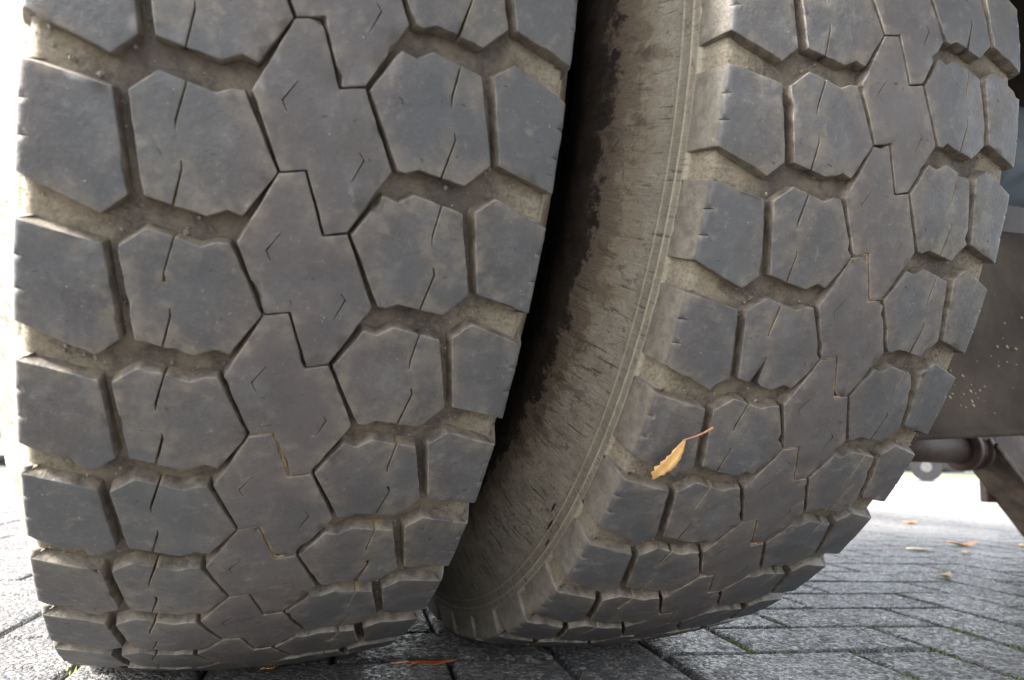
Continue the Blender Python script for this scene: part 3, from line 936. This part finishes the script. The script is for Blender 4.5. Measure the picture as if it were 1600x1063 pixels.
# ------------------------------------------------------------------ leaves
def leaf_mat(name, a, b, vein):
    k = NT(name)
    o = k.obj()
    n = k.noise(o, 120, 4, 0.6); n2 = k.noise(o, 500, 3, 0.6)
    col = k.mix(k.ramp(n, 0.3, 0.7), a, b)
    col = k.mix(k.ramp(n2, 0.62, 0.72, 0, 0.5), col, vein)
    k.b.inputs['Subsurface Weight'].default_value = 0.0
    return k.out(col, 0.55, k.bump(n2, 0.4, 0.0006), 0.4)
def leaf_blade(outline_l, outline_r, curve, name, mat, thick=0.0003):
    """outline given as half widths along the midrib (x from 0 at the stem to 1 at the tip)"""
    n = len(outline_l)
    bm = bmesh.new()
    rows = []
    for i in range(n):
        x, z = curve(i / (n - 1))
        row = []
        for f in (-1, -0.5, 0, 0.5, 1):
            wd = outline_r[i] * f if f > 0 else outline_l[i] * f
            row.append(Vector((x, wd, z + 0.22 * abs(wd) + 0.0002 * math.sin(i * 2.1 + f * 3))))
        rows.append(row)
    def layer(dz): return [[bm.verts.new(p + Vector((0, 0, dz))) for p in r] for r in rows]
    a = layer(thick); b = layer(0)
    for i in range(n - 1):
        for j in range(4):
            bm.faces.new((a[i][j], a[i][j + 1], a[i + 1][j + 1], a[i + 1][j]))
            bm.faces.new((b[i][j], b[i + 1][j], b[i + 1][j + 1], b[i][j + 1]))
        bm.faces.new((a[i][0], a[i + 1][0], b[i + 1][0], b[i][0])); bm.faces.new((a[i][4], b[i][4], b[i + 1][4], a[i + 1][4]))
    return bm_mesh(name, bm, mat, True)
def stem_mesh(pts, r0, r1, mat, name='stem_mesh'):
    bm = bmesh.new()
    prev = None
    n = len(pts)
    for i, p in enumerate(pts):
        p = Vector(p)
        d = Vector(pts[min(i + 1, n - 1)]) - Vector(pts[max(i - 1, 0)])
        q = d.to_track_quat('Z', 'Y')
        r = r0 + (r1 - r0) * i / (n - 1)
        ring = [bm.verts.new(p + q @ Vector((r * math.cos(a), r * math.sin(a), 0))) for a in [k * math.pi / 3 for k in range(6)]]
        if prev:
            for k in range(6): bm.faces.new((prev[k], prev[(k + 1) % 6], ring[(k + 1) % 6], ring[k]))
        else: bm.faces.new(ring[::-1])
        prev = ring
    bm.faces.new(prev)
    return bm_mesh(name, bm, mat, True)

M_LEAF_Y = leaf_mat('leaf_yellow', (0.50, 0.28, 0.095), (0.62, 0.38, 0.155), (0.36, 0.17, 0.06))
M_STEM_R = mat_simple('stem_reddish', (0.30, 0.13, 0.075), (0.40, 0.20, 0.12), 200, 0.6)
def tyre_frame(idx, x_t, t, s):
    """point, tangent along the axle, tangent downwards, outward normal on a tyre's running surface"""
    th = PH[idx] + (s - 3.0) * AL
    r = r_top(t)
    P = Vector((x_t + t, -r * math.cos(th), H - r * math.sin(th)))
    N = Vector((0.15 * (1 if t > 0 else -1), -math.cos(th), -math.sin(th))).normalized()
    D_ = Vector((0, math.sin(th), -math.cos(th)))
    X = D_.cross(N).normalized() * 1.0
    return P, N, D_, X
def leaf_on_tread():
    P0, N, D_, X = tyre_frame(1, GAP, -0.0955, 3 - 2.13)    # where blade meets stem
    P1, _, _, _ = tyre_frame(1, GAP, -0.1070, 3 - 1.63)     # tip
    ax = (P1 - P0).normalized()
    ay = N.cross(ax).normalized()
    nz = ax.cross(ay).normalized()
    Mx = Matrix(((ax.x, ay.x, nz.x, P0.x), (ax.y, ay.y, nz.y, P0.y), (ax.z, ay.z, nz.z, P0.z), (0, 0, 0, 1)))
    Ln = (P1 - P0).length
    root = empty('fallen_leaf'); root.matrix_world = Mx @ Matrix.Translation((0, 0, 0.0016))
    tag(root, 'yellow birch leaf with reddish stem stuck on the tread of the right tyre', 'leaf')
    n = 15
    wl = [0.4, 1.3, 2.6, 3.1, 4.2, 3.7, 5.4, 4.6, 7.0, 5.3, 8.2, 5.8, 6.6, 2.6, 0.3]
    wr = [0.4, 1.4, 2.3, 3.4, 3.8, 4.6, 4.4, 5.0, 4.3, 4.6, 3.1, 3.4, 1.6, 1.2, 0.3]
    me = leaf_blade([a / 1000 for a in wl], [a / 1000 for a in wr], lambda f: (f * Ln, 0.0010 + 0.0035 * math.sin(f * 2.6)), 'leaf_blade', M_LEAF_Y)
    link('blade', me, root)
    P2, _, _, _ = tyre_frame(1, GAP, -0.0835, 3 - 2.34)
    q = Mx.inverted() @ P2
    pts = [(q.x * f, q.y * f + 0.0012 * math.sin(f * 3.14), 0.0018 + 0.004 * f) for f in (1, 0.8, 0.6, 0.4, 0.2, 0.0, -0.12)]
    link('stem', stem_mesh(pts, 0.00085, 0.00040, M_STEM_R), root)
leaf_on_tread()

def ground_leaf(x, y, rz, ln, wd, mat, label, name='fallen_leaf', curl=0.25, z=0.001):
    root = empty(name, (x, y, z), rz)
    tag(root, label, 'leaf')
    g = random.Random(int(x * 1000) + 5)
    n = 13
    base = [math.sin(math.pi * min(1, (i / (n - 1)) ** 0.75)) for i in range(n)]
    wl = [max(0.0004, wd / 2 * b * g.uniform(0.78, 1.12)) for b in base]
    wr = [max(0.0004, wd / 2 * b * g.uniform(0.78, 1.12)) for b in base]
    me = leaf_blade(wl, wr, lambda f: ((f - 0.5) * ln, curl * ln * (1.15 * (f - 0.45) ** 2 + 0.06 * math.sin(9 * f))), 'leaf_blade', mat)
    link('blade', me, root)
    link('stem', stem_mesh([(-0.5 * ln - 0.35 * ln * f, 0.05 * ln * f * f, curl * ln * 0.23 * (1 - f) + 0.001) for f in (0, 0.35, 0.7, 1)], 0.0009, 0.0006, M_STEM_R), root)
M_LR = leaf_mat('leaf_rust', (0.33, 0.070, 0.022), (0.46, 0.13, 0.04), (0.50, 0.25, 0.06))
M_LO = leaf_mat('leaf_orange', (0.55, 0.22, 0.05), (0.66, 0.32, 0.09), (0.40, 0.15, 0.04))
M_LP = leaf_mat('leaf_pale', (0.55, 0.42, 0.26), (0.66, 0.54, 0.36), (0.40, 0.28, 0.15))
M_LYL = leaf_mat('leaf_speck', (0.62, 0.30, 0.06), (0.75, 0.42, 0.10), (0.5, 0.25, 0.08))
ground_leaf(0.170, -0.137, -0.12, 0.046, 0.016, M_LR, 'rust red leaf on the paving just in front of the gap between the tyres', curl=0.16)
ground_leaf(1.862, 0.607, -0.5, 0.085, 0.055, M_LO, 'bright orange leaf on the paving right of the right tyre, the largest there', curl=0.35)
ground_leaf(1.610, 0.530, -0.3, 0.080, 0.040, M_LP, 'pale tan leaf lying flat left of the bright orange leaf', curl=0.06)
ground_leaf(1.254, 0.188, 0.35, 0.055, 0.022, M_LP, 'curled straw coloured leaf lying nearest the camera on the right paving', curl=0.4)
ground_leaf(1.687, 0.472, 0.6, 0.036, 0.026, M_LP, 'small pale leaf just below the bright orange leaf', curl=0.3)
ground_leaf(2.419, 1.235, 0.2, 0.07, 0.045, M_LO, 'faint orange leaf farthest off on the bright paving', curl=0.2)
ground_leaf(2.060, 0.560, -0.4, 0.06, 0.040, M_LO, 'orange leaf at the right edge of the picture on the paving', curl=0.15)
ground_leaf(0.027, -0.118, 0.4, 0.010, 0.008, M_LYL, 'tiny yellow leaf scrap under the bottom of the left tyre', curl=0.3)

# ------------------------------------------------------------------ truck underbody
M_PLATE = mat_simple('dusty_plate', (0.034, 0.026, 0.020), (0.074, 0.058, 0.046), 7, 0.85, 0.5, 0.002, 0.0, 0.2)
M_STEEL = mat_simple('brown_steel', (0.052, 0.032, 0.026), (0.105, 0.070, 0.058), 18, 0.6, 0.4, 0.002)
M_RUST = mat_simple('strut_paint', (0.060, 0.044, 0.036), (0.15, 0.11, 0.080), 22, 0.7, 0.4, 0.002)
M_SPECK = mat_simple('mud_speck', (0.26, 0.22, 0.15), (0.42, 0.36, 0.26), 120, 0.9)
M_BODY = mat_simple('underbody_paint', (0.045, 0.036, 0.031), (0.085, 0.066, 0.055), 6, 0.7, 0.3)
M_BLUE = mat_simple('blue_grey_paint', (0.12, 0.16, 0.21), (0.20, 0.25, 0.31), 20, 0.5)
def part(name, build, mat, smooth=False, parent=truck):
    bm = bmesh.new(); build(bm)
    o = link(name, bm_mesh(name + '_mesh', bm, mat, smooth), parent)
    if parent is truck: o.location = (-1.1, 0, 0)
    return o
part('shade_deck', lambda b: add_box(b, (0.95, -0.7, 1.30), (2.24, 3.0, 0.16), 0.01), M_BODY)  # unseen truck deck added for shade, cut short so ground beyond is lit
for xx in (0.72, 1.47): part('chassis_rail', lambda b: add_box(b, (xx, 0.8, 1.06), (0.08, 6.0, 0.26), 0.008), M_BODY)
part('axle_beam', lambda b: add_cyl(b, (0.52, 0.02, H), (1.67, 0.02, H), 0.075, seg=32), M_STEEL, True)
def arch(b):
    n = 40
    rows = []
    for i in range(n + 1):
        t = math.radians(-38 - 150 * i / n)
        ring = []
        for r, x in ((0.635, -0.15), (0.635, 0.56), (0.630, 0.56), (0.630, -0.15), (0.615, -0.15), (0.615, -0.156), (0.635, -0.156)):
            ring.append(b.verts.new((x, -r * math.cos(t), H - r * math.sin(t))))
        rows.append(ring)
    for p_, q_ in zip(rows[:-1], rows[1:]):
        for j in range(7): b.faces.new((p_[j], p_[(j + 1) % 7], q_[(j + 1) % 7], q_[j]))
    b.faces.new(rows[0]); b.faces.new(rows[-1][::-1])
part('shade_arch', arch, M_BODY, False)  # unseen arch added over the wheels to block sky light from above
part('light_flap', lambda b: add_box(b, (0.20, 0.66, 0.38), (0.70, 0.012, 0.50), 0.003), M_BODY)  # unseen flap added to block light coming through between the tyres
def plate(b):
    # hanging sheet with a folded lip along its lower edge
    x0, x1, y, z0, z1 = 0.60, 1.55, -0.125, 0.236, 0.560
    sl = 0.075
    prof_ = [(y, 0.0), (y - 0.012, 0.0), (y - 0.014, 0.006), (y - 0.003, 0.012), (y, 0.02), (y + 0.004, z1 - z0 - 0.06), (y + 0.02, z1 - z0 - 0.02), (y + 0.06, z1 - z0),
             (y + 0.06, z1 - z0 - 0.004), (y + 0.024, z1 - z0 - 0.024), (y + 0.008, z1 - z0 - 0.062), (y + 0.005, 0.02)]
    rows = []
    for i in range(13):
        x = x0 + (x1 - x0) * i / 12
        rows.append([b.verts.new((x, yy + 0.002 * math.sin(i * 1.3), z0 + zz + (x - 0.844) * sl)) for yy, zz in prof_])
    n = len(prof_)
    for i in range(12):
        for j in range(n): b.faces.new((rows[i][j], rows[i][(j + 1) % n], rows[i + 1][(j + 1) % n], rows[i + 1][j]))
    b.faces.new(rows[0]); b.faces.new(rows[-1][::-1])
part('guard_plate', plate, M_PLATE, True)
def specks(b):
    g = random.Random(9)
    for _ in range(90):
        if g.random() < 0.6: x, z = g.gauss(0.905, 0.016), g.gauss(0.292, 0.016)
        else: x, z = g.uniform(0.86, 1.1), g.uniform(0.27, 0.45)
        s = g.uniform(0.0006, 0.0022) * g.uniform(0.5, 1.3)
        if z < 0.262 + (x - 0.844) * 0.075: continue
        r = bmesh.ops.create_icosphere(b, subdivisions=1, radius=s)
        fx = g.uniform(0.7, 1.8)
        for v in r['verts']: v.co = Vector((v.co.x * fx * g.uniform(0.7, 1.3), v.co.y * 0.5, v.co.z * g.uniform(0.6, 1.3) - v.co.x * 0.5)) + Vector((x, -0.1255, z))
tag(part('mud_specks', specks, M_SPECK), None, None, None, 'stuff')
def ytube(b):
    add_cyl(b, (1.18, 0.30, 0.243), (1.475, 0.30, 0.245), 0.031, seg=32)
tube = part('cross_tube', ytube, M_STEEL, True)
def flange(b):
    add_cyl(b, (1.462, 0.30, 0.245), (1.476, 0.30, 0.245), 0.046, seg=32)
    add_cyl(b, (1.476, 0.30, 0.245), (1.53, 0.30, 0.245), 0.036, seg=32)
    add_cyl(b, (1.505, 0.30, 0.245), (1.516, 0.30, 0.245), 0.043, seg=32)
part('flange', flange, M_STEEL, True, tube)
def brk(b):
    add_box(b, (1.50, 0.29, 0.285), (0.05, 0.05, 0.045), 0.006)
part('clamp', brk, M_RUST, False, tube)
def strut(b):
    a, c = Vector((1.50, 0.30, 0.262)), Vector((1.74, 0.30, 0.035))
    d = (c - a); q = Matrix.Rotation(math.atan2(-d.z, d.x), 3, 'Y')
    add_box(b, (a + c) / 2 + Vector((0.012, 0, -0.006)), (d.length, 0.10, 0.012), 0.002, q)
part('strut', strut, M_RUST)
def strutweb(b):
    a, c = Vector((1.54, 0.30, 0.268)), Vector((1.82, 0.30, 0.045))
    d = (c - a); q = Matrix.Rotation(math.atan2(-d.z, d.x), 3, 'Y')
    add_box(b, (a + c) / 2 + Vector((0.028, 0, 0.026)), (d.length, 0.03, 0.07), 0.004, q)
part('strut_web', strutweb, M_STEEL)
part('sky_cover_panel', lambda b: add_box(b, (1.86, 0.36, 0.26), (0.50, 0.02, 0.26), 0.004), M_STEEL)  # dark panel added to cover the bright sky behind the strut
part('blue_cylinder', lambda b: add_cyl(b, (1.36, 0.16, 0.86), (2.05, 0.16, 0.90), 0.10, seg=40), M_BLUE, True)  # blue-grey cylinder standing above the plate
part('sky_gap_panel', lambda b: add_box(b, (1.48, 0.55, 0.92), (1.9, 0.05, 0.70), 0.006), M_BODY)  # panel added to close off the bright sky above the plate

# ------------------------------------------------------------------ cars far off
def car_paint(name, c):
    k = NT(name)
    n = k.noise(k.obj(), 3, 3, 0.5)
    col = k.mix(k.ramp(n, 0.3, 0.7), c, tuple(x * 0.9 for x in c))
    k.b.inputs['Coat Weight'].default_value = 0.2
    return k.out(col, 0.35)
M_GLASS = mat_simple('car_glass', (0.02, 0.024, 0.028), (0.03, 0.034, 0.038), 2, 0.08, 0.0)
M_BLACK = mat_simple('black_plastic', (0.008, 0.008, 0.009), (0.014, 0.014, 0.015), 30, 0.8, 0.3, 0.001, 0.0, 0.15)
M_LAMP = mat_simple('lamp_lens', (0.75, 0.78, 0.80), (0.85, 0.87, 0.88), 20, 0.1, 0.1)
M_ALU = mat_simple('alloy', (0.03, 0.03, 0.032), (0.06, 0.06, 0.06), 20, 0.5, 0.1, 0.001, 0.0, 0.2)
def make_car(loc, rz, paint, label):
    root = empty('parked_car', loc, rz)
    tag(root, label, 'car')
    # body: cross sections along y (front = -y), length 4.3
    st = [(-2.15, 0.70, 0.32, 0.62), (-2.05, 0.82, 0.22, 0.74), (-1.6, 0.88, 0.20, 0.86), (-0.9, 0.89, 0.20, 0.95), (0.4, 0.90, 0.20, 0.97), (1.5, 0.89, 0.20, 0.98), (2.0, 0.84, 0.24, 0.94), (2.14, 0.74, 0.34, 0.80)]
    def body(b):
        rows = []
        for y, w_, z0, z1 in st:
            rows.append([b.verts.new((x, y, z)) for x, z in ((-w_ * 0.86, z0), (-w_, z0 + 0.12), (-w_, z1 - 0.16), (-w_ * 0.88, z1), (0, z1 + 0.03), (w_ * 0.88, z1), (w_, z1 - 0.16), (w_, z0 + 0.12), (w_ * 0.86, z0))])
        for r, s in zip(rows[:-1], rows[1:]):
            for j in range(9): b.faces.new((r[j], r[(j + 1) % 9], s[(j + 1) % 9], s[j]))
        b.faces.new(rows[0]); b.faces.new(rows[-1][::-1])
    bm = bmesh.new(); body(bm); link('body', bm_mesh('car_body', bm, paint, True), root)
    def cabin(b):
        lo = [(-0.80, -1.0), (0.80, -1.0), (0.80, 1.75), (-0.80, 1.75)]; hi = [(-0.60, -0.25), (0.60, -0.25), (0.60, 1.25), (-0.60, 1.25)]
        a = [b.verts.new((x, y, 0.93)) for x, y in lo]; c = [b.verts.new((x, y, 1.40)) for x, y in hi]
        for i in range(4): b.faces.new((a[i], a[(i + 1) % 4], c[(i + 1) % 4], c[i]))
        b.faces.new(c); b.faces.new(a[::-1])
    bm = bmesh.new(); cabin(bm); link('window_glass', bm_mesh('car_cabin', bm, M_GLASS), root)
    bm = bmesh.new(); add_box(bm, (0, 0.5, 1.42), (1.24, 1.56, 0.05), 0.02); link('roof', bm_mesh('car_roof', bm, paint), root)
    bm = bmesh.new(); add_box(bm, (0, -2.13, 0.34), (1.45, 0.16, 0.18), 0.03); bmp = link('bumper', bm_mesh('car_bumper', bm, paint), root)
    bm = bmesh.new(); add_box(bm, (0, -2.16, 0.56), (0.85, 0.04, 0.13), 0.008)
    gr = link('grille', bm_mesh('car_grille', bm, M_BLACK), root)
    for i in range(7):
        bm = bmesh.new(); add_box(bm, (-0.36 + 0.12 * i, -2.185, 0.56), (0.02, 0.02, 0.12)); link('bar', bm_mesh('grille_bar', bm, M_ALU), gr)
    for s in (-1, 1):
        bm = bmesh.new(); add_box(bm, (s * 0.58, -2.12, 0.60), (0.26, 0.10, 0.13), 0.02); link('headlight', bm_mesh('car_headlight', bm, M_LAMP), root)
        bm = bmesh.new(); add_box(bm, (s * 0.95, -0.75, 1.0), (0.14, 0.10, 0.12), 0.02); link('mirror', bm_mesh('car_mirror', bm, paint), root)
        for y in (-1.35, 1.35):
            bm = bmesh.new(); add_cyl(bm, (s * 0.72, y, 0.31), (s * 0.91, y, 0.31), 0.31, seg=28); wh = link('wheel', bm_mesh('car_wheel', bm, M_BLACK, False), root)
            bm = bmesh.new(); add_cyl(bm, (s * 0.90, y, 0.31), (s * 0.92, y, 0.31), 0.11, seg=20); link('rim', bm_mesh('car_rim', bm, M_ALU), wh)
    return root
M_WHITE = car_paint('car_white', (0.78, 0.78, 0.78))
M_DARKCAR = car_paint('car_dark', (0.012, 0.012, 0.016))
make_car((-2.05, 7.3, 0.0), 0.12, M_WHITE, 'white parked car behind the left edge of the left tyre')
make_car((14.15, 12.35, 0.0), 0.677, M_DARKCAR, 'dark parked car far off, seen under the truck beside the tube')
